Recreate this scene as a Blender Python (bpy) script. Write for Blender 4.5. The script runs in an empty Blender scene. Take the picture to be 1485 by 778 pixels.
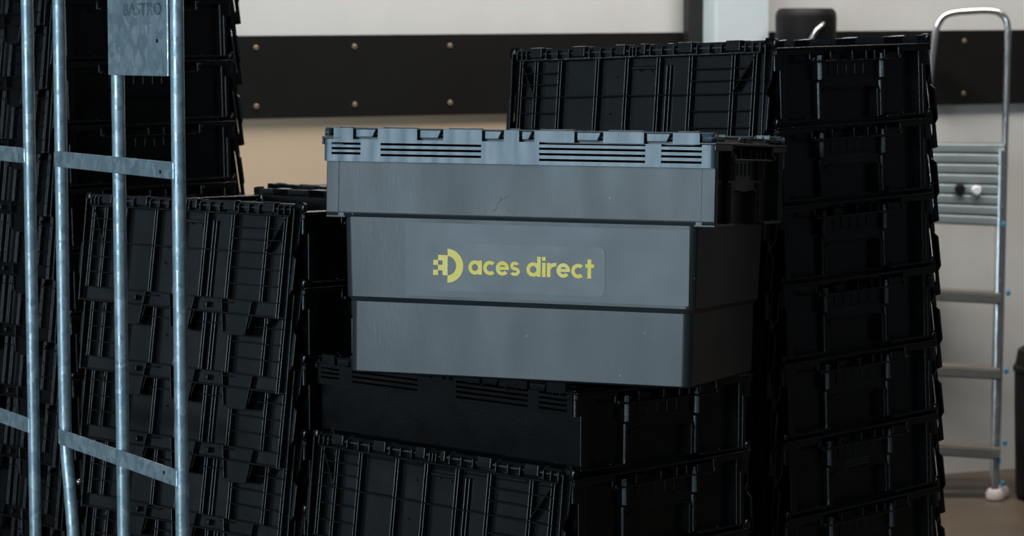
import bpy, bmesh, math, random
from mathutils import Matrix, Vector
random.seed(7)
S = bpy.context.scene
COL = S.collection

# ------------------------------------------------------------------ camera, world, lights, exposure
EYE = 1.50
F = 3698.4
PITCH = 0.0860
cam = bpy.data.cameras.new('camera')
cam.sensor_width = 36.0
cam.lens = 36.0 * F / 1485.0
cam.dof.use_dof = True
cam.dof.focus_distance = 3.75
cam.dof.aperture_fstop = 11.0
cam_o = bpy.data.objects.new('camera', cam)
cam_o.location = (0, 0, EYE)
cam_o.rotation_euler = (math.pi / 2 - PITCH, 0, 0)
COL.objects.link(cam_o)
S.camera = cam_o

w = bpy.data.worlds.new('world')
S.world = w
w.use_nodes = True
w.node_tree.nodes['Background'].inputs['Color'].default_value = (0.75, 0.87, 1.0, 1)
w.node_tree.nodes['Background'].inputs['Strength'].default_value = 0.05

def area(name, loc, target, sx, sy, power, color):
    l = bpy.data.lights.new(name, 'AREA')
    l.shape = 'RECTANGLE'; l.size = sx; l.size_y = sy; l.energy = power; l.color = color
    o = bpy.data.objects.new(name, l)
    o.location = loc
    o.rotation_euler = (Vector(target) - Vector(loc)).to_track_quat('-Z', 'Z').to_euler()
    COL.objects.link(o)
    return o
# daylight through the open loading door, behind the camera on the left
area('loading_door_daylight', (-4.95, -3.2, 2.3), (0.0, 3.9, 1.3), 4.8, 3.4, 495, (0.66, 0.86, 1.0))
# added unseen fill from the left, for sheen on lids and cage
area('side_sheen_fill', (-7.0, 4.4, 1.9), (0.0, 4.2, 1.2), 3.0, 3.0, 9, (0.66, 0.85, 1.0))
# added overhead fill that brightens the back wall; no lamps seen there
area('overhead_wall_fill', (0.7, 6.9, 4.6), (0.9, 8.6, 1.4), 5.0, 0.6, 265, (1.0, 0.965, 0.92))

S.view_settings.view_transform = 'Standard'
S.view_settings.look = 'None'
S.view_settings.gamma = 1.0
S.view_settings.exposure = 0.0
S.view_settings.use_curve_mapping = False

CP, SP = math.cos(PITCH), math.sin(PITCH)
def at(u, v, depth):
    """point seen at photo pixel (u, v) at world depth y = depth"""
    a, b = (u - 742.5) / F, -(v - 389.0) / F
    d = Vector((a, CP + SP * b, -SP + CP * b))
    return Vector((0, 0, EYE)) + d * (depth / d.y)

# ------------------------------------------------------------------ materials
def mat(name, color, rough=0.5, metal=0.0, var=0.0, vscale=8.0, bump=0.0, bscale=120.0, color2=None,
        rvar=0.0, stretch=(1, 1, 1), spec=0.5, coord='Object', transmission=0.0, contrast=(0.35, 0.7)):
    m = bpy.data.materials.new(name); m.use_nodes = True
    nt = m.node_tree; N = nt.nodes; L = nt.links
    b = N['Principled BSDF']
    b.inputs['Base Color'].default_value = (*color, 1)
    b.inputs['Roughness'].default_value = rough
    b.inputs['Metallic'].default_value = metal
    b.inputs['Specular IOR Level'].default_value = spec
    tc = N.new('ShaderNodeTexCoord'); mp = N.new('ShaderNodeMapping')
    mp.inputs['Scale'].default_value = stretch
    L.new(tc.outputs[coord], mp.inputs['Vector'])
    if color2 is not None:
        n = N.new('ShaderNodeTexNoise'); n.inputs['Scale'].default_value = vscale
        n.inputs['Detail'].default_value = 6; n.inputs['Roughness'].default_value = 0.62
        L.new(mp.outputs[0], n.inputs['Vector'])
        r = N.new('ShaderNodeMapRange')
        r.inputs['From Min'].default_value = contrast[0]; r.inputs['From Max'].default_value = contrast[1]
        L.new(n.outputs['Fac'], r.inputs['Value'])
        mx = N.new('ShaderNodeMix'); mx.data_type = 'RGBA'
        mx.inputs['A'].default_value = (*color, 1); mx.inputs['B'].default_value = (*color2, 1)
        L.new(r.outputs[0], mx.inputs['Factor']); L.new(mx.outputs['Result'], b.inputs['Base Color'])
    if rvar:
        n2 = N.new('ShaderNodeTexNoise'); n2.inputs['Scale'].default_value = vscale * 2.3; n2.inputs['Detail'].default_value = 5
        L.new(mp.outputs[0], n2.inputs['Vector'])
        r2 = N.new('ShaderNodeMapRange')
        r2.inputs['From Min'].default_value = 0.3; r2.inputs['From Max'].default_value = 0.7
        r2.inputs['To Min'].default_value = max(0.02, rough - rvar); r2.inputs['To Max'].default_value = rough + rvar
        L.new(n2.outputs['Fac'], r2.inputs['Value']); L.new(r2.outputs[0], b.inputs['Roughness'])
    if bump:
        n3 = N.new('ShaderNodeTexNoise'); n3.inputs['Scale'].default_value = bscale; n3.inputs['Detail'].default_value = 3
        L.new(mp.outputs[0], n3.inputs['Vector'])
        bp = N.new('ShaderNodeBump'); bp.inputs['Strength'].default_value = bump; bp.inputs['Distance'].default_value = 0.001
        L.new(n3.outputs['Fac'], bp.inputs['Height']); L.new(bp.outputs[0], b.inputs['Normal'])
    return m

M = {}
M['black'] = mat('black_crate_plastic', (0.0022, 0.0025, 0.0027), 0.23, color2=(0.0040, 0.0046, 0.0050), vscale=9, rvar=0.06, bump=0.15, bscale=200)
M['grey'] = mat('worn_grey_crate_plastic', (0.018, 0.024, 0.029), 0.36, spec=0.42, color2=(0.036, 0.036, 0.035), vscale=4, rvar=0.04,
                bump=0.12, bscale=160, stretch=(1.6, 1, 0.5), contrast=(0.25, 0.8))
M['greyband'] = mat('grey_band_sky_sheen', (0.075, 0.118, 0.150), 0.33, color2=(0.11, 0.155, 0.185), vscale=14, rvar=0.05, stretch=(2.2, 1, 0.5))  # bluish lift: the sky's reflection on the band is put into its colour
M['greylid'] = mat('dark_lid_warm_tint', (0.022, 0.021, 0.019), 0.36, color2=(0.034, 0.031, 0.027), vscale=9)  # brown tone holds the warm ambient reflection on the crate end
M['film'] = mat('clear_film_over_plastic', (0.027, 0.030, 0.033), 0.33, color2=(0.036, 0.038, 0.039), vscale=9, rvar=0.03)
M['panel'] = mat('smooth_panel_plastic', (0.021, 0.031, 0.039), 0.35, color2=(0.030, 0.039, 0.046), vscale=5, rvar=0.03, contrast=(0.25, 0.8))
M['yellow'] = mat('yellow_print', (0.98, 0.74, 0.05), 0.45, color2=(1.0, 0.86, 0.34), vscale=22, contrast=(0.45, 0.8))
M['slot_shade'] = mat('slot_shade_black', (0.0015, 0.0016, 0.0017), 0.95, spec=0.03)  # near-black that paints the shade inside the hinge band slots
M['mark'] = mat('moulded_mark_plastic', (0.03, 0.033, 0.034), 0.5)
M['steelrod'] = mat('hinge_rod_steel', (0.35, 0.36, 0.37), 0.35, 0.9)

def specks(m, scale, size, keep, col):
    nt = m.node_tree; N = nt.nodes; L = nt.links; b = N['Principled BSDF']
    src = b.inputs['Base Color'].links[0].from_socket
    tc = N.new('ShaderNodeTexCoord'); v = N.new('ShaderNodeTexVoronoi'); v.inputs['Scale'].default_value = scale
    L.new(tc.outputs['Object'], v.inputs['Vector'])
    lt = N.new('ShaderNodeMath'); lt.operation = 'LESS_THAN'; lt.inputs[1].default_value = size
    L.new(v.outputs['Distance'], lt.inputs[0])
    sp = N.new('ShaderNodeSeparateColor'); L.new(v.outputs['Color'], sp.inputs[0])
    gt = N.new('ShaderNodeMath'); gt.operation = 'GREATER_THAN'; gt.inputs[1].default_value = keep
    L.new(sp.outputs[0], gt.inputs[0])
    mu = N.new('ShaderNodeMath'); mu.operation = 'MULTIPLY'; L.new(lt.outputs[0], mu.inputs[0]); L.new(gt.outputs[0], mu.inputs[1])
    mx = N.new('ShaderNodeMix'); mx.data_type = 'RGBA'; L.new(mu.outputs[0], mx.inputs['Factor'])
    L.new(src, mx.inputs['A']); mx.inputs['B'].default_value = (*col, 1)
    L.new(mx.outputs['Result'], b.inputs['Base Color'])
specks(M['grey'], 55, .075, .72, (.18, .20, .21))
specks(M['panel'], 55, .07, .78, (.16, .18, .19))

def ripple(m, scale, dist):
    nt = m.node_tree; N = nt.nodes; L = nt.links
    tc = N.new('ShaderNodeTexCoord'); wv = N.new('ShaderNodeTexWave'); wv.bands_direction = 'X'
    wv.inputs['Scale'].default_value = scale; wv.inputs['Distortion'].default_value = 1.2; wv.inputs['Detail'].default_value = 1
    L.new(tc.outputs['Object'], wv.inputs['Vector'])
    bp = N.new('ShaderNodeBump'); bp.inputs['Strength'].default_value = .5; bp.inputs['Distance'].default_value = dist
    L.new(wv.outputs['Fac'], bp.inputs['Height']); L.new(bp.outputs[0], N['Principled BSDF'].inputs['Normal'])
ripple(M['greyband'], 12.3, .0008)

def galv():
    m = mat('galvanised_steel', (0.34, 0.44, 0.49), 0.36, 0.5, bump=0.2, bscale=260)
    nt = m.node_tree; N = nt.nodes; L = nt.links; b = N['Principled BSDF']
    tc = N.new('ShaderNodeTexCoord')
    v = N.new('ShaderNodeTexVoronoi'); v.inputs['Scale'].default_value = 70
    n = N.new('ShaderNodeTexNoise'); n.inputs['Scale'].default_value = 45; n.inputs['Detail'].default_value = 4
    L.new(tc.outputs['Object'], n.inputs['Vector'])
    mv = N.new('ShaderNodeMix'); mv.data_type = 'RGBA'; mv.inputs['Factor'].default_value = 0.04
    L.new(tc.outputs['Object'], mv.inputs['A']); L.new(n.outputs['Color'], mv.inputs['B'])
    L.new(mv.outputs['Result'], v.inputs['Vector'])
    sp = N.new('ShaderNodeSeparateColor'); L.new(v.outputs['Color'], sp.inputs[0])
    mx = N.new('ShaderNodeMix'); mx.data_type = 'RGBA'
    mx.inputs['A'].default_value = (0.27, 0.37, 0.42, 1); mx.inputs['B'].default_value = (0.50, 0.60, 0.64, 1)
    ad = N.new('ShaderNodeMath'); ad.operation = 'MULTIPLY'
    L.new(sp.outputs[0], ad.inputs[0]); L.new(n.outputs['Fac'], ad.inputs[1])
    r = N.new('ShaderNodeMapRange'); r.inputs['From Max'].default_value = 0.6
    L.new(ad.outputs[0], r.inputs['Value']); L.new(r.outputs[0], mx.inputs['Factor'])
    L.new(mx.outputs['Result'], b.inputs['Base Color'])
    r2 = N.new('ShaderNodeMapRange'); r2.inputs['To Min'].default_value = 0.28; r2.inputs['To Max'].default_value = 0.5
    L.new(sp.outputs[1], r2.inputs['Value']); L.new(r2.outputs[0], b.inputs['Roughness'])
    return m
M['galv'] = galv()
M['alu'] = mat('polished_aluminium', (0.72, 0.73, 0.74), 0.22, 0.95, color2=(0.60, 0.60, 0.59), vscale=12, rvar=0.06, stretch=(6, 6, 0.5))
M['alutread'] = mat('floor_tinted_aluminium', (0.17, 0.145, 0.12), 0.5, 0.3, color2=(0.13, 0.11, 0.09), vscale=10)  # brown of the floor reflected in the treads, put into the base colour
M['alurib'] = mat('ribbed_platform_aluminium', (0.36, 0.42, 0.42), 0.42, 0.55, color2=(0.30, 0.35, 0.35), vscale=9)
M['wall'] = mat('off_white_wall_paint', (0.66, 0.65, 0.62), 0.75, color2=(0.58, 0.565, 0.54), vscale=1.6, bump=0.2, bscale=30)
M['beige'] = mat('beige_warm_bounce', (0.64, 0.465, 0.31), 0.7, color2=(0.58, 0.44, 0.315), vscale=1.4, bump=0.2, bscale=25)  # warm bounce light on the lower wall, put into this beige
M['band'] = mat('black_bumper_board', (0.0042, 0.0038, 0.0034), 0.7, color2=(0.0065, 0.006, 0.0055), vscale=3, spec=0.2)
M['screw'] = mat('brass_screw', (0.22, 0.17, 0.11), 0.5, 0.5)
M['column'] = mat('column_paint', (0.66, 0.74, 0.76), 0.5, color2=(0.58, 0.66, 0.68), vscale=4)
M['blackpaint'] = mat('black_paint', (0.012, 0.013, 0.013), 0.5)
M['floor'] = mat('brown_hall_floor', (0.105, 0.075, 0.050), 0.45, color2=(0.075, 0.055, 0.038), vscale=2.2, rvar=0.1, bump=0.2, bscale=14)
M['rubber'] = mat('black_rubber', (0.0045, 0.0042, 0.004), 0.55, spec=0.25, color2=(0.006, 0.0056, 0.005), vscale=6)
M['blue'] = mat('blue_plastic', (0.02, 0.20, 0.36), 0.45)
M['foot'] = mat('pale_foot_plastic', (0.62, 0.55, 0.53), 0.6, color2=(0.48, 0.38, 0.36), vscale=18)
M['white'] = mat('white_plastic', (0.72, 0.73, 0.74), 0.5)

# ------------------------------------------------------------------ mesh helpers
def bevel(bm, wd, seg=1, angle=0.5):
    ed = [e for e in bm.edges if len(e.link_faces) == 2 and e.calc_face_angle(0) > angle]
    if ed and wd:
        bmesh.ops.bevel(bm, geom=ed, offset=wd, segments=seg, profile=0.6, affect='EDGES', clamp_overlap=True)

def mesh(bm, name, material, smooth=False):
    bmesh.ops.recalc_face_normals(bm, faces=bm.faces)
    me = bpy.data.meshes.new(name)
    bm.to_mesh(me); bm.free()
    me.materials.append(material)
    if smooth == 'w':
        acc = [Vector((0, 0, 0)) for _ in me.vertices]
        for p in me.polygons:
            nv = p.normal * p.area
            for i in p.vertices: acc[i] += nv
        me.polygons.foreach_set('use_smooth', [True] * len(me.polygons))
        me.normals_split_custom_set_from_vertices([tuple(a.normalized()) if a.length > 0 else (0, 0, 1) for a in acc])
    elif smooth:
        me.polygons.foreach_set('use_smooth', [True] * len(me.polygons))
        me.set_sharp_from_angle(angle=math.radians(40))
    return me

BV = [0.0, 1]                                     # bevel given to every box and prism while it is set
def local_bevel(bm, vs, small):
    if BV[0] <= 0: return
    vset = set(vs)
    ed = [e for e in {e for v in vs for e in v.link_edges} if e.verts[0] in vset and e.verts[1] in vset and len(e.link_faces) == 2 and e.calc_face_angle(0) > .45]
    bmesh.ops.bevel(bm, geom=ed, offset=min(BV[0], small * .33), segments=BV[1], profile=0.5, affect='EDGES', clamp_overlap=True)

def box(bm, x0, x1, y0, y1, z0, z1):
    r = bmesh.ops.create_cube(bm, size=1.0)
    for v in r['verts']:
        v.co = Vector((x0 + (v.co.x + .5) * (x1 - x0), y0 + (v.co.y + .5) * (y1 - y0), z0 + (v.co.z + .5) * (z1 - z0)))
    local_bevel(bm, r['verts'], min(abs(x1 - x0), abs(y1 - y0), abs(z1 - z0)))
    return r['verts']

def prism(bm, pts, axis, a0, a1):
    """extrude a 2-D outline along an axis ('x': pts are (y,z); 'y': (x,z); 'z': (x,y))"""
    def mk(p, a):
        return {'x': (a, p[0], p[1]), 'y': (p[0], a, p[1]), 'z': (p[0], p[1], a)}[axis]
    A = [bm.verts.new(mk(p, a0)) for p in pts]; B = [bm.verts.new(mk(p, a1)) for p in pts]
    n = len(pts)
    for i in range(n):
        bm.faces.new((A[i], A[(i + 1) % n], B[(i + 1) % n], B[i]))
    bm.faces.new(A[::-1]); bm.faces.new(B)
    bm.normal_update()
    if BV[0] > 0: local_bevel(bm, A + B, abs(a1 - a0))
    return A + B

def bar(bm, p, q, hx, hy):
    """box along p->q; section half sizes hx (sideways) and hy"""
    p, q = Vector(p), Vector(q); d = (q - p); L = d.length; d.normalize()
    up = Vector((0, 0, 1)) if abs(d.z) < .9 else Vector((0, 1, 0))
    s = d.cross(up).normalized(); t = s.cross(d)
    keep = BV[0]; BV[0] = 0
    vs = box(bm, -hx, hx, -hy, hy, 0, L); BV[0] = keep
    R = Matrix((s, t, d)).transposed()
    for v in vs: v.co = p + R @ v.co
    bm.normal_update()
    local_bevel(bm, vs, 2 * min(hx, hy))

def tube(bm, path, r, n=16, cap=True):
    path = [Vector(p) for p in path]
    rings = []
    prev = None
    for i, p in enumerate(path):
        d = (path[min(i + 1, len(path) - 1)] - path[max(i - 1, 0)]).normalized()
        if prev is None:
            a = Vector((0, 0, 1)) if abs(d.z) < .9 else Vector((1, 0, 0))
            s = d.cross(a).normalized()
        else:
            s = (prev - d * prev.dot(d)).normalized()
        prev = s; t = d.cross(s)
        rings.append([bm.verts.new(p + (s * math.cos(2 * math.pi * k / n) + t * math.sin(2 * math.pi * k / n)) * r) for k in range(n)])
    for a, b in zip(rings, rings[1:]):
        for k in range(n):
            bm.faces.new((a[k], a[(k + 1) % n], b[(k + 1) % n], b[k]))
    if cap:
        bm.faces.new(rings[0][::-1]); bm.faces.new(rings[-1])

def lathe(bm, prof, c=(0, 0, 0), n=24, axis='z'):
    rings = []
    for r, h in prof:
        ring = []
        for k in range(n):
            a = 2 * math.pi * k / n
            q = (r * math.cos(a), r * math.sin(a), h) if axis == 'z' else (r * math.cos(a), h, r * math.sin(a))
            ring.append(bm.verts.new(Vector(c) + Vector(q)))
        rings.append(ring)
    for a, b in zip(rings, rings[1:]):
        for k in range(n):
            bm.faces.new((a[k], a[(k + 1) % n], b[(k + 1) % n], b[k]))
    bm.faces.new(rings[0][::-1]); bm.faces.new(rings[-1])

def rr(L, W, r, n=4):
    pts = []
    for cx, cy, a0 in ((L/2 - r, W/2 - r, 0), (-L/2 + r, W/2 - r, 90), (-L/2 + r, -W/2 + r, 180), (L/2 - r, -W/2 + r, 270)):
        for k in range(n + 1):
            a = math.radians(a0 + 90 * k / n)
            pts.append((cx + r * math.cos(a), cy + r * math.sin(a)))
    return pts

def arc(c, r, a0, a1, n, ex, ey):
    c, ex, ey = Vector(c), Vector(ex), Vector(ey)
    return [c + (ex * math.cos(a0 + (a1 - a0) * k / n) + ey * math.sin(a0 + (a1 - a0) * k / n)) * r for k in range(n + 1)]

def link(o, parent=None):
    COL.objects.link(o)
    if parent is not None: o.parent = parent
    return o
def ob(name, me, parent=None, loc=None, rot=None):
    o = bpy.data.objects.new(name, me)
    if loc is not None: o.location = loc
    if rot is not None: o.rotation_euler = rot
    return link(o, parent)
def thing(name, label, cat, group=None, loc=(0, 0, 0)):
    o = bpy.data.objects.new(name, None); o.empty_display_size = 0.1; o.location = loc
    tag(o, label, cat, group)
    return link(o)
def tag(o, label, cat, group=None):
    o['label'] = label; o['category'] = cat
    if group: o['group'] = group
    return o
def struct(o):
    o['kind'] = 'structure'; return o

# ------------------------------------------------------------------ the setting
FL = bmesh.new(); box(FL, -9, 9, -5, 14, -0.1, 0)
struct(ob('floor', mesh(FL, 'floor', M['floor'])))

WSL = 0.424                                     # back wall: y = 8.27 + 0.424 x
wd = Vector((1, WSL, 0)).normalized(); wn = Vector((wd.y, -wd.x, 0))   # wn points to the camera side
W0 = Vector((0, 8.27, 0))
WM = Matrix(((wd.x, -wn.x, 0, W0.x), (wd.y, -wn.y, 0, W0.y), (0, 0, 1, 0), (0, 0, 0, 1)))   # local x along wall, local y into the wall
def wallx(u):
    """wall coordinate under photo column u"""
    k = (u - 742.5) / F
    y = W0.y / (1 - WSL * k); return (Vector((k * y, y, 0)) - W0).dot(wd)
def wallz(u, v):
    k = (u - 742.5) / F
    return at(u, v, W0.y / (1 - WSL * k)).z
def wob(name, bm, m, parent=None, smooth=False):
    o = ob(name, mesh(bm, name, m, smooth), parent)
    if parent is None: o.matrix_world = WM
    return o
bm = bmesh.new(); box(bm, -2.6, 6, 0, 0.2, 0, 4.6)
struct(wob('wall_back', bm, M['wall']))

xc0, xc1 = wallx(1006), wallx(1080)             # column
# beige sheet below the bumper band, left of column; warm bounced light as colour
zb = wallz(720, 165); zt = wallz(720, 53)
def blend(x, p, q): return p[1] + (q[1] - p[1]) * (x - p[0]) / (q[0] - p[0])
xl, xr_ = wallx(350), wallx(720)
bm = bmesh.new(); box(bm, -2.6, xc0 - 0.06, -0.006, -0.0004, 0, zb + 0.03)
struct(wob('wall_bounce_tint', bm, M['beige']))
# black bumper band with screws
xa, xb = wallx(350), wallx(1440)
ta, tb = wallz(350, 52), wallz(1440, 43.5)
ba, bb = wallz(350, 172), wallz(1440, 150)
def lin(x, a, b): return a + (b - a) * (x - xa) / (xb - xa)
def band_piece(x0, x1):
    bm = bmesh.new()
    vs = box(bm, x0, x1, -0.026, -0.007, 0, 1)
    for v in vs:
        v.co.z = lin(v.co.x, ta, tb) if v.co.z > .5 else lin(v.co.x, ba, bb)
    bevel(bm, 0.002)
    return bm
screw_me = None
def add_screws(parent, us):
    global screw_me
    if screw_me is None:
        b2 = bmesh.new(); lathe(b2, [(0.0085, 0.0), (0.0085, -0.002), (0.0055, -0.004), (0.002, -0.0035)], n=12, axis='y'); screw_me = mesh(b2, 'screw', M['screw'])
    for x in us:
        for fr in (0.145, 0.855):
            z = lin(x, ba, bb) + (lin(x, ta, tb) - lin(x, ba, bb)) * (1 - fr)
            ob('screw', screw_me, parent, (x, -0.026, z))
tr = struct(wob('trim_2', band_piece(-2.6, xc0 - 0.05), M['band']))
step = wallx(511) - wallx(369)
add_screws(tr, [wallx(369) + step * k for k in range(-2, 3)])
tr = struct(wob('trim_3', band_piece(xc1 + 0.0, 6.0), M['band']))
add_screws(tr, [wallx(1390) + step * k for k in range(-2, 3)])

# steel column with a plain black stripe beside it
bm = bmesh.new()
box(bm, xc0, xc1, -0.16, -0.150, 0, 4.6); box(bm, xc0, xc1, -0.04, -0.03, 0, 4.6); box(bm, (xc0+xc1)/2-.005, (xc0+xc1)/2+.005, -0.15, -0.04, 0, 4.6)
box(bm, xc0 - 0.004, xc0 + 0.012, -0.155, -0.035, 0, 4.6); box(bm, xc1 - 0.012, xc1 + 0.004, -0.155, -0.035, 0, 4.6)
bevel(bm, 0.002)
struct(wob('trim_4', bm, M['column']))
xb0, xb1 = wallx(984), wallx(1005)
bm = bmesh.new(); box(bm, xb0, xb1 + 0.004, -0.07, -0.027, 0, 4.6); bevel(bm, 0.004, 2)
co = wob('stripe', bm, M['blackpaint'])
tag(co, 'black vertical stripe beside the pale column on the back wall', 'stripe')

# black canister hung on the right side of the column
cx, cz0, cz1 = (wallx(1070) + wallx(1146)) / 2, wallz(1108, 110), wallz(1108, 14)
cr = (wallx(1146) - wallx(1070)) / 2
can = thing('canister', 'black round canister with a grey carry handle on the wall beside the pale column', 'canister')
can.matrix_world = WM @ Matrix.Translation((cx, -0.175 - cr, cz0))
hC = cz1 - cz0
bm = bmesh.new(); lathe(bm, [(cr*.94, 0), (cr*.96, .004), (cr, hC - .03), (cr*.97, hC - .012), (cr*.86, hC), (cr*.2, hC)], n=32)
ob('shell', mesh(bm, 'canister_shell', M['rubber'], True), can)
bm = bmesh.new()
tube(bm, [(-cr*.55, -cr*.86, hC*.42), (-cr*.50, -cr*1.16, hC*.52), (-cr*.30, -cr*1.22, hC*.68), (-cr*.02, -cr*1.16, hC*.77), (cr*.12, -cr*.9, hC*.78)], 0.007, 10)
ob('handle', mesh(bm, 'canister_handle', M['alu'], True), can)
bm = bmesh.new(); box(bm, -cr*.5, cr*.5, cr*.6, cr + 0.175 - 0.028, hC*.2, hC*.45); bevel(bm, .003)
ob('bracket', mesh(bm, 'canister_bracket', M['blackpaint']), can)

# ------------------------------------------------------------------ crate geometry (attached-lid crate, 600 x 400)
HB, HF, HR, RIM, TOP = 0.3145, 0.2305, 0.1119, 0.351, 0.3635
WF = 0.3766
NOTCH = [(-.3, -.284), (-.2527, -.2129), (-.1505, -.1093), (-.0491, -.0151), (.0082, .0314), (.0921, .1356), (.1961, .2387), (.278, .3)]
GROOVE = [(-.2869, -.2402, (.3404, .3333, .3261)), (-.2082, -.0498, (.3404, .3325, .3244)),
          (.0392, .1986, (.3455, .3378, .3300, .3218)), (.222, .2815, (.3455, .3378, .3300, .3221))]

def body_mesh(material, pilaster=False):
    bm = bmesh.new()
    def loop(L, W, z, r): return [bm.verts.new((x, y, z)) for x, y in rr(L, W, r)]
    zs = [(.522, .345, 0, .012), (.527, .350, .0035, .013), (.5285, .3535, HR - .005, .013), (.5385, .3635, HR + .0025, .013), (.5444, .3700, HF, .012),
          (.5490, .3725, HB, .010), (.5510, .3745, RIM, .010), (.5475, .3715, RIM, .009), (.5450, .3695, HB, .009), (.5395, .3650, HF - .002, .011),
          (.5325, .3575, HR + .004, .012), (.5225, .3475, HR - .003, .012), (.521, .344, .006, .01)]
    loops = [loop(*a) for a in zs]
    n = len(loops[0])
    again = {k: loop(*zs[k]) for k in (1, 2, 3)}          # split rows keep these edges crisp
    for i, (a, b) in enumerate(zip(loops, loops[1:])):
        a = again.get(i, a)
        for k in range(n):
            bm.faces.new((a[k], a[(k+1) % n], b[(k+1) % n], b[k]))
    bm.faces.new(loops[0][::-1]); bm.faces.new(loops[-1])
    bm.normal_update()
    BV[:] = [.0035, 3]
    # long-side walls of the flared upper part, full crate length, with an undercut lower lip
    for s in (-1, 1):
        pts = [(s * .180, HF), (s * .1840, HF), (s * .1883, HF + .0075), (s * .1883, HB + .004), (s * .180, HB + .004)]
        prism(bm, pts, 'x', -.3, .3)
        BV[:] = [.0008, 2]
        for sx in ((-1, 1) if pilaster else ()):
            xa, xb = sorted((sx * .2790, sx * .2990)); ya, yb = sorted((s * .186, s * .1891))
            box(bm, xa, xb, ya, yb, HF + .008, HB + .003)
        BV[:] = [.0035, 3]
    BV[:] = [.002, 2]
    for sx in (-1, 1):
        for sy in (-1, 1):
            ya, yb = sorted((sy * .172, sy * .186)); xa, xb = sorted((sx * .268, sx * .2985))
            box(bm, xa, xb, ya, yb, HF, RIM - .006)
    BV[0] = 0
    return mesh(bm, 'crate_body', material, 'w')

def band_mesh(material):
    """hinge band of the long side at y = -0.2, with real slots and knuckle notches"""
    bm = bmesh.new()
    xs = sorted(set([-.294, .294] + [max(-.294, min(.294, v)) for p in NOTCH for v in p] + [v for g in GROOVE for v in g[:2]]))
    gz = sorted(set(z for g in GROOVE for z in g[2]))
    hg = 0.0017
    zs = sorted(set([HB, .3470, TOP] + [z - hg for z in gz] + [z + hg for z in gz]))
    # merge near-equal breakpoints
    zz = [zs[0]]
    for z in zs[1:]:
        if z - zz[-1] > 1e-5: zz.append(z)
    nx, nz = len(xs) - 1, len(zz) - 1
    def depth(i, j):
        x, z = (xs[i] + xs[i+1]) / 2, (zz[j] + zz[j+1]) / 2
        if z > .3470:
            for a, b in NOTCH:
                if a < x < b: return None
        for a, b, g in GROOVE:
            if a < x < b and any(abs(z - q) < hg for q in g): return None
        return 0.0
    D = [[depth(i, j) for j in range(nz)] for i in range(nx)]
    Y0, Y1 = -.2, -.1883
    def quad(p): bm.faces.new([bm.verts.new(q) for q in p])
    def dd(i, j):
        if i < 0 or j < 0 or i >= nx or j >= nz or D[i][j] is None: return Y1
        return Y0 + D[i][j]
    for i in range(nx):
        for j in range(nz):
            y = dd(i, j)
            if y == Y1: continue
            x0, x1, z0, z1 = xs[i], xs[i+1], zz[j], zz[j+1]
            quad([(x0, y, z0), (x1, y, z0), (x1, y, z1), (x0, y, z1)])
            quad([(x0, Y1, z0), (x0, Y1, z1), (x1, Y1, z1), (x1, Y1, z0)])
            for di, dj, e in ((-1, 0, ((x0, z0), (x0, z1))), (1, 0, ((x1, z0), (x1, z1))), (0, -1, ((x0, z0), (x1, z0))), (0, 1, ((x0, z1), (x1, z1)))):
                y2 = dd(i + di, j + dj)
                if y2 > y + 1e-6:
                    (ax, az), (bx, bz) = e
                    quad([(ax, y, az), (bx, y, bz), (bx, y2, bz), (ax, y2, az)])
    bmesh.ops.remove_doubles(bm, verts=bm.verts, dist=1e-5)
    for f in bm.faces: f.smooth = False
    # rounded end posts of the band
    for sx in (-1, 1):
        pts = [(sx * .2925, -.2), (sx * .294, -.2)] + [(sx * (.294 + .0065 * math.sin(a)), -.2 + .0065 * (1 - math.cos(a))) for a in [math.pi / 2 * k / 6 for k in range(1, 7)]] + [(sx * .3005, -.183), (sx * .2925, -.183)]
        n0 = len(bm.faces); prism(bm, pts, 'z', HB, .3470)
        bm.faces.ensure_lookup_table()
        for f in bm.faces[n0:]: f.smooth = abs(f.normal.z) < .5
    bmesh.ops.recalc_face_normals(bm, faces=bm.faces)
    me = bpy.data.meshes.new('hinge_band'); bm.to_mesh(me); bm.free(); me.materials.append(material)
    me.set_sharp_from_angle(angle=math.radians(30))
    return me

def slot_shade_mesh(material):
    bm = bmesh.new(); box(bm, -.292, .292, -.1885, -.1874, HB, .346)  # added backing plate, makes the slots read as shaded
    return mesh(bm, 'slot_shade_strip', material)

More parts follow.
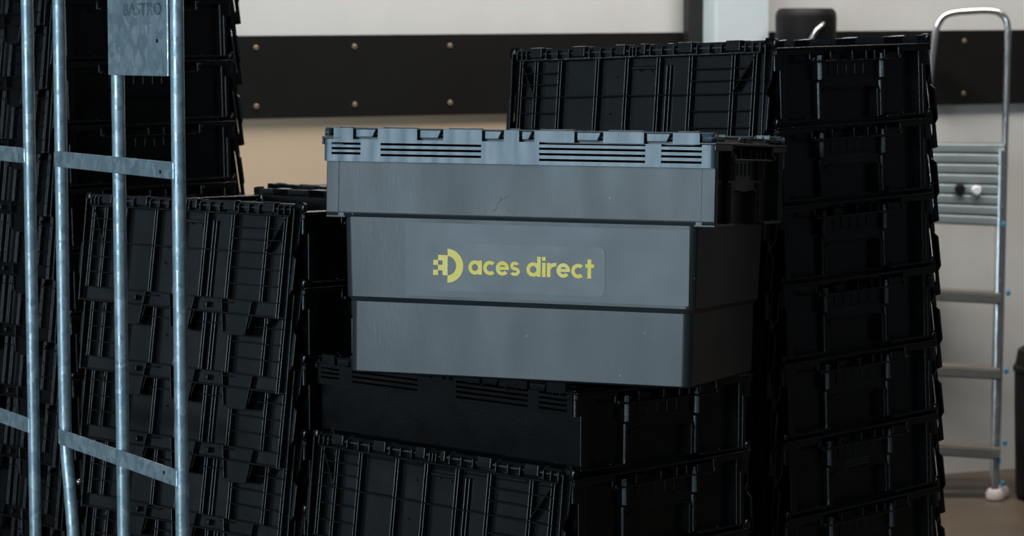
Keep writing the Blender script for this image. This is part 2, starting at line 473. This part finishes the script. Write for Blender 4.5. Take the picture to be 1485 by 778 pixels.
def end_mesh(material):
    """moulded end at x = +0.3: fins, panels, hand grip, stepped rim"""
    bm = bmesh.new()
    BV[:] = [.0014, 2]
    for s in (-1, 1):
        # outer wall panels
        ya, yb = sorted((s * .083, s * .188)); box(bm, .270, .2815, ya, yb, HF + .002, RIM - .012)
        # bottom flange
        ya, yb = sorted((s * .083, s * .188)); box(bm, .268, .300, ya, yb, HF, HF + .0045)
        # fins: thick upper half, thin lower half
        for f in (.080, .1785):
            zm = HF + .066
            c = s * f
            prism(bm, [(.270, c - .0066), (.2915, c - .0062), (.2985, c - .0020), (.2985, c + .0020), (.2915, c + .0062), (.270, c + .0066)], 'z', zm, RIM - .013)
            prism(bm, [(.270, c - .0046), (.2880, c - .0043), (.2925, c - .0015), (.2925, c + .0015), (.2880, c + .0043), (.270, c + .0046)], 'z', HF + .003, zm - .003)
        # grip cheek
        yy = [(.0795, HF), (.0795, HF + .052), (.061, HF + .052), (.052, HF)]
        pts = [(s * .0790, .271), (s * .0790, .2895), (s * .0700, .2895), (s * .0695, .271)]
        prism(bm, [(x, y) for y, x in pts], 'z', HF + .001, HF + .050)
        # bosses that catch the light
        box(bm, .296, .3015, s * .124 - .002, s * .124 + .002, HF + .0045, HF + .008)
        box(bm, .300, .3075, s * .112 - .003, s * .112 + .003, RIM - .024, RIM - .018)
    # centre panel over the grip with a gently arched lower edge
    arch = [(-.078, RIM - .012), (-.078, HF + .040), (-.070, HF + .049), (-.05, HF + .0525), (-.02, HF + .0500), (.0, HF + .0490), (.02, HF + .0500), (.05, HF + .0525), (.070, HF + .049), (.078, HF + .040), (.078, RIM - .012)]
    prism(bm, arch, 'x', .271, .287)
    # arch lip
    for (a, b) in zip(arch[1:-1], arch[2:-1]):
        prism(bm, [(a[0], a[1]), (b[0], b[1]), (b[0], b[1] + .003), (a[0], a[1] + .003)], 'x', .286, .2905)
    # small stiffeners above the panel
    for y in (-.052, -.03, -.008, .014, .036): box(bm, .286, .2885, y - .001, y + .001, HF + .074, HF + .092)
    box(bm, .286, .2888, -.076, .076, HF + .0715, HF + .0735)
    # rim: top plate, stepped skirt
    box(bm, .2700, .303, -.2, .2, RIM - .004, RIM)
    for s in (-1, 1):
        ya, yb = sorted((s * .118, s * .2)); box(bm, .299, .303, ya, yb, RIM - .012, RIM - .004)
        ya, yb = sorted((s * .118, s * .112)); box(bm, .299, .303, ya, yb, RIM - .022, RIM - .004)
        ya, yb = sorted((s * .118, s * .2)); box(bm, .268, .2995, ya, yb, RIM - .0125, RIM - .0105)
    box(bm, .296, .304, -.114, .114, RIM - .0255, RIM - .0225)
    for y in (-.062, -.006, .03, .052, .078): box(bm, .288, .301, y - .0016, y + .0016, RIM - .0225, RIM - .008)
    BV[0] = 0
    return mesh(bm, 'crate_end', material, 'w')

def mark_mesh():
    bm = bmesh.new()
    rnd = random.Random(3)
    for z, h, wv in ((HF + .067, .0022, .006), (HF + .0625, .0012, .05), (HF + .058, .0022, .007)):
        y = -.030
        while y < .030:
            l = wv * rnd.uniform(.5, 1.0)
            box(bm, .2868, .2876, y, min(y + l, .031), z - h / 2, z + h / 2)
            y += l + .003
    return mesh(bm, 'moulded_mark', M['mark'])

LW = .190                                        # lid width from hinge to inner edge
U0 = -.2865
def ux(u): return U0 + u * (-2 * U0)
TABS = ((.20, .33), (.45, .57), (.70, .84))
def lid_mesh(material):
    bm = bmesh.new()
    BV[:] = [.0012, 2]
    box(bm, U0, -U0, .010, LW, -.003, 0)
    for a, b in NOTCH:                            # dark caps over the knuckles
        box(bm, max(a - .001, -.298), min(b + .003, .298), -.0047, .014, .0024, .0044)
    for (a, b), (c, d) in zip(NOTCH, NOTCH[1:]):
        box(bm, b + .006, c - .004, .0, .012, .0030, .0052)
    for a, b in TABS:
        prism(bm, [(ux(a), LW - .002), (ux(b), LW - .002), (ux(b) - .010, LW + .030), (ux(b) - .020, LW + .034), (ux(a) + .020, LW + .034), (ux(a) + .010, LW + .030)], 'z', -.0062, -.0030)
    # end skirts of the lid: stepped ears
    for s in (-1, 1):
        pts = [(.004, 0), (.066, 0), (.078, -.004), (.16, -.004), (.172, 0), (LW, 0), (LW, -.012), (.004, -.016)]
        xa, xb = sorted((s * .2865, s * .2895)); prism(bm, pts, 'x', xa, xb)
        ear = [(s * .2895, .002), (s * .2975, .008), (s * .2960, .062), (s * .2885, .076), (s * .2885, .002)]
        prism(bm, ear, 'z', -.006, -.0015)
        ear2 = [(s * .2885, .080), (s * .2985, .088), (s * .2975, .140), (s * .2885, .152)]
        prism(bm, ear2, 'z', -.011, -.007)
    BV[0] = 0
    return mesh(bm, 'crate_lid', material, 'w')

def ribs_mesh(material):
    """the rib grid under a lid (seen on the outside when the lid hangs open)"""
    bm = bmesh.new()
    BV[:] = [.0011, 2]
    h = -.0125
    def vrib(u, y0, y1, wv=.0032, hh=h):
        x = ux(u)
        # a channel-shaped rib: two walls with a shallow floor
        for c in (x - wv, x + wv):                # walls with a draft, so their flanks catch the door light
            prism(bm, [(c - .0022, -.0028), (c - .0009, hh), (c + .0009, hh), (c + .0022, -.0028)], 'y', y0, y1)
    V = lambda v: .002 + v * (LW - .002)
    for u in (.035, .10, .20, .355, .475, .60, .725, .885): vrib(u, V(.085), V(.86))
    vrib(.965, V(.085), V(1.0))
    vrib(.635, V(.16), V(.86), .004, -.0085)
    def hrib(v, u0, u1, hh=h, wv=.0011):
        box(bm, ux(u0), ux(u1), V(v) - wv, V(v) + wv, hh - .0006, -.0028)
    hrib(.085, .02, .98, -.0135, .0016); hrib(.425, .02, .98, -.0135)
    for v in (.205, .31, .57, .715):
        hrib(v, .03, .20); hrib(v, .725, .97)
    hrib(.86, .02, .98); hrib(.985, .0, 1.0, -.011, .0016)
    box(bm, ux(.475), ux(.6), V(.16), V(.16) + .006, -.0062, -.0028)
    # fins running down over the tabs
    for a, b in TABS:
        for u in (a, b):
            bar(bm, (ux(u), V(.86), -.007), (ux(u) + (.011 if u == a else -.011), LW + .029, -.007), .0016, .0035)
    # latch bosses and square holes' frames in the free strip
    for u in (.27, .62):
        box(bm, ux(u), ux(u + .016), V(.90), V(.95), -.011, -.0028)
        box(bm, ux(u + .06), ux(u + .115), V(.885), V(.895), -.009, -.0028)
    # diagonal gussets
    bar(bm, (ux(.035), V(.10), -.0078), (ux(.10), V(.425), -.0078), .0012, .0052)
    bar(bm, (ux(.965), V(.10), -.0078), (ux(.885), V(.425), -.0078), .0012, .0052)
    # little rivet bosses
    for u, v in ((.425, .25), (.41, .43), (.405, .58), (.52, .2), (.565, .21)):
        box(bm, ux(u) - .0014, ux(u) + .0014, V(v) - .0014, V(v) + .0014, -.006, -.0028)
    BV[0] = 0
    return mesh(bm, 'lid_ribs', material, 'w')

def knuckle_mesh(material):
    bm = bmesh.new()
    BV[:] = [.0012, 2]
    for a, b in NOTCH:
        x0, x1 = a + .0035, b - .0035
        if x1 - x0 < .008: x0, x1 = a + .001, b - .001
        if a < -.29 or b > .29:
            sx = -1 if a < 0 else 1
            xi = b - .004 if sx < 0 else -(a + .004)
            pts = [(xi * 1.0 if sx < 0 else -xi, -.0065)]
            xi = (b - .004) if sx < 0 else (a + .004)
            out = [(xi, -.0062), (sx * .294, -.0062)] + [(sx * (.294 + .0065 * math.sin(t)), -.0062 + .0065 * (1 - math.cos(t))) for t in [math.pi / 2 * k / 5 for k in range(1, 6)]] + [(sx * .3005, .012), (xi, .012)]
            BV[0] = 0; prism(bm, out, 'z', -.0085, .0022); BV[0] = .0012
            continue
        pts = [(x0, -.0098), (x1 - .006, -.0098), (x1 - .0005, .0024), (x0, .0024)]
        prism(bm, pts, 'y', -.0045, .013)
    # alternate inner clips between the knuckles
    for (a, b), (c, d) in zip(NOTCH, NOTCH[1:]):
        g0, g1 = b + .004, c - .004
        n = max(2, int((g1 - g0) / .020))
        for k in range(n + 1):
            x = g0 + (g1 - g0) * k / n
            box(bm, x - .0013, x + .0013, .001, .016, -.012, .004)
        box(bm, g0, g1, .0035, .012, -.0025, .006)
    BV[0] = 0
    return mesh(bm, 'hinge_knuckles', material, 'w')

def rod_mesh():
    bm = bmesh.new(); tube(bm, [(-.292, .006, -.0045), (.292, .006, -.0045)], .0018, 8)
    return mesh(bm, 'hinge_rod', M['steelrod'])

KB = dict(body=body_mesh(M['black']), band=band_mesh(M['black']), end=end_mesh(M['black']), lid=lid_mesh(M['black']),
          ribs=ribs_mesh(M['black']), kn=knuckle_mesh(M['black']), rod=rod_mesh(), mark=mark_mesh(), ch=slot_shade_mesh(M['slot_shade']))
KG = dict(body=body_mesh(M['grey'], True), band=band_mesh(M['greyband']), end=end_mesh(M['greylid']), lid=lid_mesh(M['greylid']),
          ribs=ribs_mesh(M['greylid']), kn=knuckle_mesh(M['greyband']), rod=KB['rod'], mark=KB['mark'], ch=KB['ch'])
HY, HZ = .1935, .3600                            # hinge axis

def rotm(yaw, tx, ty):
    n = Vector((-tx, -ty, 1)).normalized()
    ex = Vector((1, 0, tx)); ex = (ex - n * ex.dot(n)).normalized()
    ey = n.cross(ex)
    return Matrix((ex, ey, n)).transposed() @ Matrix.Rotation(yaw, 3, 'Z')

def crate(name, kit, pos, R, scale, label, group=None, closed=False, marked=False, hang=(262.5, 262.5), sink=0.0):
    t = thing(name, label, 'crate', group)
    t.matrix_world = Matrix.Translation(pos) @ R.to_4x4() @ Matrix.Diagonal((scale, scale, scale, 1))
    ob('body', kit['body'], t)
    for k in (0, 1):
        rz = math.pi * k
        hb = ob('hinge_band', kit['band'], t, rot=(0, 0, rz)); ob('slot_shade_strip', kit['ch'], hb)
        e = ob('end_panel', kit['end'], t, rot=(0, 0, rz))
        if marked: ob('moulded_mark', kit['mark'], e)
        th = 0.0 if closed else math.radians(hang[k])
        l = ob('lid', kit['lid'], t, loc=((0, -HY, HZ - sink) if k == 0 else (0, HY, HZ - sink)), rot=(th, 0, rz))
        ob('rib_grid', kit['ribs'], l); ob('hinge_knuckles', kit['kn'], l); ob('hinge_rod', kit['rod'], l)
    return t

ORD = ['topmost', 'second', 'third', 'fourth', 'fifth', 'sixth', 'seventh', 'eighth', 'ninth', 'tenth', 'eleventh', 'twelfth', 'thirteenth', 'fourteenth', 'fifteenth']
def stack(top, yaw, tilt, scale, pitch, n, where, group, closed_top=False, marks=(), hang=(262.5, 262.5), top_tilt=None, sink=0.0):
    top = Vector(top) + Vector((0, 0, EYE))
    R = rotm(yaw, *tilt); ax = R @ Vector((0, 0, 1))
    z_last = top.z - (n - 1) * pitch * ax.z
    for k in range(n):
        p = top - ax * (pitch * k)
        Rk = R
        if k == n - 1: Rk = rotm(yaw, 0, 0)
        # the lowest crates sit a little closer or wider so the last one stands on the floor
        if k > n - 4: p.z -= z_last * (k - (n - 4)) / 3.0
        if k == 0 and top_tilt: Rk = rotm(yaw, *top_tilt)
        c = closed_top and k == 0
        if k == 0: pos = 'topmost'
        elif k == n - 1: pos = 'lowest'
        else: pos = ORD[k] + ' from the top'
        state = 'lid-shut' if c else 'lid-open'
        crate('lidded_crate', KB, p, Rk, scale, 'black %s crate, %s of %s' % (state, pos, where), group,
              closed=c, marked=(k in marks), hang=hang, sink=sink if c else 0.0)

# stack under the grey crate
stack((.0263, 4.0155, -.8486), -.7995, (.0082, -.0036), .98, .1231, 6, 'the stack carrying the grey crate', 'nested crates under the grey crate',
      closed_top=True, marks=(2, 4), hang=(262.5, 266.0), top_tilt=(-.006, -.018), sink=.004)
# tall stack behind it, beside the step ladder
stack((.3666, 4.4277, -.3574), -.8063, (.0344, -.0052), 1.0094, .1268, 10, 'the leaning stack beside the step ladder', 'nested crates in the leaning stack',
      marks=(1, 3, 5, 7), hang=(262.5, 262.0))
# stack behind the steel roll cage
stack((-.4092, 4.4568, -.6135), -.7794, (-.0003, -.0156), .98, .1231, 8, 'the low stack behind the roll cage', 'nested crates behind the roll cage',
      marks=(1, 4), hang=(262.5, 264.0))
# closed stack further back
stack((-.138, 4.900, -.623), -.7900, (-.012, -.010), .98, .1231, 8, 'the stack nearest the beige lower wall', 'nested crates in the shut stack', closed_top=True, hang=(264, 264))
# tallest stack at the back
stack((-.9130 + .006, 5.30, -.251 + 3 * .1235), -.89, (.020, -.006), .98, .1235, 14, 'the tallest stack rising past the black band', 'nested crates in the tallest stack', marks=(3, 6))

# ------------------------------------------------------------------ the grey lettered crate
HR_ = rotm(-.3558, -.0190, -.0433)
hp = Vector((.0653, 3.8465, -.4903 + EYE))
hero = crate('lettered_crate', KG, hp, HR_, 1.0, 'worn grey plastic crate with yellow lettering and shut lids, on the black crates', closed=True)

KS = (.3700 - .3635) / 2 / (HF - HR)             # slope of the front wall above the step
def fy(z): return -(.3635 / 2 + KS * (z - HR))
SL = math.atan(KS)
def on_front(name, bm, m, z, lift, parent):
    """part lying on the front wall; mesh in local (x, 0, dz) with outward -y"""
    o = ob(name, mesh(bm, name, m), parent)
    o.location = (0, fy(z) - lift, z); o.rotation_euler = (SL, 0, 0)
    return o
def plate(bm, x0, x1, z0, z1, r, th):
    pts = [(x + (x0 + x1) / 2, z + (z0 + z1) / 2) for x, z in rr(x1 - x0, z1 - z0, r, 6)]
    prism(bm, pts, 'y', 0, -th)
ZC = .163
bm = bmesh.new(); plate(bm, -.1728, .262, .1185 - ZC, .2265 - ZC, .001, .0005)
on_front('smooth_panel', bm, M['panel'], ZC, -.0001, hero)
bm = bmesh.new(); plate(bm, -.1421, .1375, .1275 - ZC, .198 - ZC, .009, .0005)
st = on_front('sticker', bm, M['film'], ZC, .0004, hero)

# lettering: each letter drawn from round strokes and stems (photo units, 0.000214 m each)
QX, QZ, BASE = .000214, .000205, .1530
def lx(x): return -.0724 + (x - 395) * QX
def lz(y): return BASE + y * QZ - ZC              # y above the baseline
SW = 26
class Letters:
    def __init__(self): self.bm = bmesh.new()
    def poly(self, pts): prism(self.bm, [(lx(x), lz(y)) for x, y in pts], 'y', 0, -.0003 - .00002 * (len(self.bm.faces) % 17))
    def rect(self, x0, x1, y0, y1): self.poly([(x0, y0), (x1, y0), (x1, y1), (x0, y1)])
    def ring(self, cx, cy, rx, ry, a0=0, a1=360, w=SW, n=28):
        for k in range(n):
            p, q = math.radians(a0 + (a1 - a0) * k / n), math.radians(a0 + (a1 - a0) * (k + 1) / n)
            self.poly([(cx + rx * math.cos(p), cy + ry * math.sin(p)), (cx + rx * math.cos(q), cy + ry * math.sin(q)),
                       (cx + (rx - w) * math.cos(q), cy + (ry - w) * math.sin(q)), (cx + (rx - w) * math.cos(p), cy + (ry - w) * math.sin(p))])
XH = 100
T = Letters()
T.ring(443, 50, 48, 51); T.rect(469, 495, 0, XH)                                    # a
T.ring(553, 50, 50, 51, 48, 312)                                                    # c
T.ring(643, 50, 48, 51, 0, 322); T.rect(600, 690, 40, 61)                           # e
T.ring(733, 70.5, 34, 30.5, 28, 285, 23); T.ring(733, 31, 37, 31, 110, -152, 23)         # s
T.ring(865, 50, 49, 51); T.rect(892, 918, 0, 141)                                   # d
T.rect(928, 954, 0, XH); T.rect(928, 954, 114, 141)                                 # i
T.rect(963, 989, 0, XH); T.ring(1020, 58, 52, 43, 75, 180, 26)                      # r
T.ring(1080, 50, 48, 51, 0, 322); T.rect(1037, 1127, 40, 61)                        # e
T.ring(1186, 50, 50, 51, 48, 312)                                                   # c
T.rect(1251, 1278, 0, 134); T.rect(1236, 1298, 76, XH)                              # t
def on_sticker(name, bm):
    o = ob(name, mesh(bm, name, M['yellow']), st); o.location = (0, -.0006, 0); return o
on_sticker('lettering', T.bm)
# emblem: half ring and pixel squares
EZ = lambda y: .1644 - (y - 275) * .0002016 - ZC
E_ = bmesh.new()
n = 28
for k in range(n):
    p, q = math.pi * k / n, math.pi * (k + 1) / n
    pts = [(240 + 117 * math.sin(p), 275 - 123 * math.cos(p)), (240 + 117 * math.sin(q), 275 - 123 * math.cos(q)), (243 + 62 * math.sin(q), 275 - 70 * math.cos(q)), (243 + 62 * math.sin(p), 275 - 70 * math.cos(p))]
    prism(E_, [(lx(a), EZ(b)) for a, b in pts], 'y', 0, -.0003)
for x0, x1, y0, y1 in ((205, 243, 198, 345), (172, 205, 198, 238), (172, 205, 270, 310), (137, 172, 235, 272), (135, 172, 307, 345)):
    prism(E_, [(lx(x0), EZ(y0)), (lx(x1), EZ(y0)), (lx(x1), EZ(y1)), (lx(x0), EZ(y1))], 'y', 0, -.0003)
on_sticker('emblem', E_)

# tan scuffs on the flared wall
M['scuff'] = mat('tan_scuff', (0.16, 0.13, 0.09), 0.7)
for pts in ([(-.030, .255), (-.022, .262), (-.012, .268)], [(-.022, .262), (-.024, .268)], [(-.034, .246), (-.027, .252)], [(-.014, .249), (-.006, .247)]):
    bm = bmesh.new()
    for (a, b), (c, d) in zip(pts, pts[1:]): bar(bm, (a, -.1884, b), (c, -.1884, d), .0003, .0004)
    ob('scuff', mesh(bm, 'scuff', M['scuff']), hero)

# ------------------------------------------------------------------ galvanised roll cage
cage = thing('roll_cage', 'galvanised steel roll cage frame of round tubes and flat bars', 'roll cage')
P0 = Vector((-.484, 3.70, EYE))                  # near tube
cd = Vector((-.515, .857, 0)).normalized()       # along the frame, away from the camera
cn = Vector((-cd.y, cd.x, 0)); cn = cn if cn.y < 0 else -cn
cage.location = (P0.x, P0.y, 0)
def cg(t, z, o=0.0): return cd * t + cn * o + Vector((0, 0, EYE + z))
RT = .0102
TA, TB_, TC = 0.0, .225, .468
B1, B2, B3 = .612, .84, 1.06
def tubepart(name, path, r=RT):
    bm = bmesh.new(); tube(bm, path, r, 18); return ob(name, mesh(bm, name, M['galv'], True), cage)
def smooth_path(pts, n=8):
    out = []
    P = [pts[0]] + pts + [pts[-1]]
    for i in range(1, len(P) - 2):
        for k in range(n):
            s = k / n
            a, b, c, d = P[i-1], P[i], P[i+1], P[i+2]
            out.append(.5 * ((2*b) + (c - a)*s + (2*a - 5*b + 4*c - d)*s*s + (3*b - a - 3*c + d)*s**3))
    out.append(pts[-1]); return out
def hoop(t0, t1, ztop, bend):
    r = .09
    p = [cg(t1 - (.0 if not bend else .035), -1.28)]
    if bend: p += [cg(t1 - .034, -.95), cg(t1 - .030, -.80), cg(t1 - .016, -.71), cg(t1 - .003, -.64), cg(t1, -.55)]
    p += [cg(t1, -.3), cg(t1, 0), cg(t1, ztop - r)]
    p = smooth_path(p, 6) if bend else p
    s = 1 if t1 > t0 else -1
    p += [cg(t1 - r + r * math.cos(a), ztop - r + r * math.sin(a)) for a in [math.pi/2 * k / 6 for k in range(1, 7)]]
    p += [cg(t0 + r - r * math.sin(a), ztop - r + r * math.cos(a)) for a in [math.pi/2 * k / 6 for k in range(0, 7)]]
    p += [cg(t0, 0), cg(t0, -.6), cg(t0, -1.28)]
    return p
tubepart('hoop_tube', hoop(TA, TC, .34, True))
tubepart('hoop_tube', hoop(B1, B3, .34, False))
tubepart('upright_tube', [cg(TB_, -1.28), cg(TB_, -.6), cg(TB_, .335)])
tubepart('upright_tube', [cg(B2, -1.28), cg(B2, -.6), cg(B2, .335)])
def flat(t0, t1, z, hh=.0125):
    bm = bmesh.new(); a, b = cg(t0, z, .0085), cg(t1, z, .0085)
    bar(bm, a, b, .0024, hh); bevel(bm, .0012); return ob('flat_bar', mesh(bm, 'flat_bar', M['galv']), cage)
bars = []
for z in (-.177, -.628, -1.05):
    bars.append(flat(TA - .004, TC + .004, z)); bars.append(flat(B1 - .004, B3 + .004, z))
def dot(name, t, z, r, m, off, parent):
    bm = bmesh.new(); lathe(bm, [(r, 0), (r, .0015), (r * .5, .0022)], n=10)
    me = mesh(bm, name, m); o = ob(name, me, parent)
    q = cn.to_track_quat('Z', 'Y'); o.location = cg(t, z, off); o.rotation_euler = q.to_euler(); return o
dot('bolt_hole', .040, -.180, .0028, M['blackpaint'], .0107, bars[0])
dot('bolt_hole', .040, -.625, .0028, M['blackpaint'], .0107, bars[2])
bm = bmesh.new(); bmesh.ops.create_icosphere(bm, subdivisions=2, radius=.0048)
so = ob('stud', mesh(bm, 'stud', M['alu'], True), cage); so.location = cg(.400, -.692, .004)
# name plate with raised lettering
bm = bmesh.new()
bar(bm, cg(.012, .022, .0085), cg(TB_ + .014, .022, .0085), .0016, .0625); bevel(bm, .001)
npz = ob('name_plate', mesh(bm, 'name_plate', M['galv']), cage)
dot('bolt_hole', .048, .011, .003, M['blackpaint'], .0101, npz)
cu = bpy.data.curves.new('plate_text', 'FONT'); cu.body = 'BASTRO'; cu.size = 1.0; cu.offset = 0.012; cu.resolution_u = 3
cu.space_character = 1.12
tmp = bpy.data.objects.new('tmp_text', cu); COL.objects.link(tmp)
dg = bpy.context.evaluated_depsgraph_get()
tm = bpy.data.meshes.new_from_object(tmp.evaluated_get(dg)); bpy.data.objects.remove(tmp)
x0 = min(v.co.x for v in tm.vertices); x1 = max(v.co.x for v in tm.vertices)
y1 = max(v.co.y for v in tm.vertices); y0 = min(v.co.y for v in tm.vertices)
for v in tm.vertices:
    fx, fz = (v.co.x - x0) / (x1 - x0), (v.co.y - y0) / (y1 - y0)
    v.co = cg(.172 - fx * .140, .0485 + fz * .0185, .0101)
b2 = bmesh.new(); b2.from_mesh(tm)
ex = bmesh.ops.extrude_face_region(b2, geom=list(b2.faces))
for v in [g for g in ex['geom'] if isinstance(g, bmesh.types.BMVert)]: v.co += cn * .0016
bevel(b2, .0003)
ob('raised_lettering', mesh(b2, 'raised_lettering', M['galv']), npz)
# base dolly below the picture
bm = bmesh.new()
for a, b in (((-.02, 0), (1.08, 0)), ((-.02, .62), (1.08, .62)), ((-.02, 0), (-.02, .62)), ((1.08, 0), (1.08, .62)), ((.53, 0), (.53, .62))):
    bar(bm, cg(a[0], -1.30, a[1]), cg(b[0], -1.30, b[1]), .016, .022)
bevel(bm, .002)
ob('base_frame', mesh(bm, 'base_frame', M['galv']), cage)
for t in (.06, 1.0):
    for o_ in (.04, .58):
        bm = bmesh.new(); lathe(bm, [(.045, -.014), (.05, -.009), (.05, .009), (.045, .014)], n=20, axis='y')
        wv = ob('castor_wheel', mesh(bm, 'castor_wheel', M['rubber'], True), cage); wv.location = cg(t, -EYE + .05, o_)
        bm = bmesh.new(); box(bm, -.02, .02, -.02, -.016, 0, .14); box(bm, -.02, .02, .016, .02, 0, .14); box(bm, -.03, .03, -.03, .03, .125, .13)
        fk = ob('castor_fork', mesh(bm, 'castor_fork', M['galv']), cage); fk.location = cg(t, -EYE + .05, o_)

# ------------------------------------------------------------------ step ladder by the wall
def ly(z): return 8.40 + .16 * z
def lp(u, v):
    y = 8.5
    for _ in range(6): y = ly(at(u, v, y).z)
    return at(u, v, y)
lad = thing('step_ladder', 'folded aluminium step ladder with a hoop handrail and ribbed platform', 'ladder')
foot = lp(1447, 727); lad.location = (foot.x, foot.y, 0)
LO = Vector((foot.x, foot.y, 0))
def lpart(name, bm, m, parent=None, smooth=False):
    bmesh.ops.translate(bm, verts=bm.verts, vec=-LO)
    return ob(name, mesh(bm, name, m, smooth), parent or lad)
# hoop handrail, right leg to the floor, left leg behind the crates
hpts = [lp(1449, 722), lp(1456, 500), lp(1462, 250), lp(1467, 70), lp(1467.5, 44), lp(1464, 27), lp(1453, 17.5), lp(1436, 15), lp(1410, 16), lp(1389, 18), lp(1375, 23), lp(1366, 34), lp(1361, 52), lp(1353, 118), lp(1334, 300), lp(1290, 722)]
hpts = [p + Vector((0, .07, 0)) for p in hpts]
hpts[0].z = 0.02; hpts[-1].z = 0.02
bm = bmesh.new(); tube(bm, smooth_path(hpts, 5), .0115, 14)
hr = lpart('handrail', bm, M['alu'], None, True)
for u0, v0, u1, v1 in ((1452, 218, 1441, 722), (1262, 212, 1240, 722)):
    a, b = lp(u0, v0), lp(u1, v1); b.z = .012
    bm = bmesh.new(); bar(bm, a, b, .011, .024); bevel(bm, .004, 2); lpart('stile', bm, M['alu'])
tread_rows = ((419, 424, 440), (528, 533, 549), (641, 648, 664))
for v0, v1, vb in tread_rows:
    a, b = lp(1246, v0 - 6), lp(1447, v1); hgt = (vb - v1) / F * 8.45
    bm = bmesh.new()
    pa, pb = a - Vector((0, 0, hgt / 2)), b - Vector((0, 0, hgt / 2))
    bar(bm, pa, pb, .050, hgt / 2); 
    bevel(bm, .003, 2)
    tr_ = lpart('tread', bm, M['alutread'])
    for k in range(3):
        bm = bmesh.new(); o_ = Vector((0, -.051, -hgt * (.25 + .25 * k) + hgt * .0)); bar(bm, a + o_, b + o_, .0012, .0014); lpart('tread_groove', bm, M['alurib'], tr_)
# folded platform of ribbed slats
bm = bmesh.new(); c = [lp(1266, 207), lp(1457, 208), lp(1454, 329), lp(1262, 321)]
vs = [bm.verts.new(p + Vector((0, .014, 0))) for p in c] + [bm.verts.new(p + Vector((0, .024, 0))) for p in c]
for f in ((0, 1, 2, 3), (7, 6, 5, 4), (0, 4, 5, 1), (1, 5, 6, 2), (2, 6, 7, 3), (3, 7, 4, 0)): bm.faces.new([vs[i] for i in f])
plat = lpart('platform', bm, M['alutread'])
for k in range(8):
    s = (k + .5) / 8
    a = c[0].lerp(c[3], s); b = c[1].lerp(c[2], s)
    bm = bmesh.new(); bar(bm, a, b, .006, .0145); bevel(bm, .0045, 3); lpart('slat', bm, M['alurib'], plat, True)
for u, v, m, r in ((1391, 274, 'rubber', .017), (1415, 276, 'white', .017)):
    bm = bmesh.new(); p = lp(u, v) - Vector((0, .010, 0)); lathe(bm, [(r, .004), (r, -.012), (r * .7, -.018)], p, 18, 'y'); lpart('knob', bm, M[m], plat, True)
for u, v in ((1453, 325), (1460, 424), (1457, 537), (1455, 641), (1446, 667), (1452, 700)):
    p = lp(u, v); bm = bmesh.new(); bar(bm, p + Vector((0, -.026, -.009)), p + Vector((0, -.026, .009)), .007, .005); bevel(bm, .003); lpart('blue_clip', bm, M['blue'])
for u, v in ((1443, 727), (1455, 729), (1241, 727), (1288, 727)):
    p = lp(u, v); p.z = 0
    bm = bmesh.new(); prof = [(.020, 0), (.030, .004), (.032, .022), (.024, .036), (.013, .040)]
    lathe(bm, prof, p + Vector((0, .0 if u in (1443, 1241) else .055, 0)), 18); lpart('foot', bm, M['foot'], None, True)

# black bin at the wall, at the edge of the picture
b0 = at(1476, 735, 8.34)
bin_ = thing('waste_bin', 'black plastic bin standing on the floor past the step ladder', 'bin', loc=(b0.x + .16, 8.42, 0))
bm = bmesh.new(); lathe(bm, [(.130, 0), (.150, .012), (.158, .30), (.160, .44), (.150, .50), (.110, .525), (.02, .53)], n=32)
ob('shell', mesh(bm, 'bin_shell', M['rubber'], True), bin_)
bm = bmesh.new(); lathe(bm, [(.160, .425), (.165, .43), (.165, .445), (.160, .45)], n=32)
ob('rim', mesh(bm, 'bin_rim', M['rubber'], True), bin_)
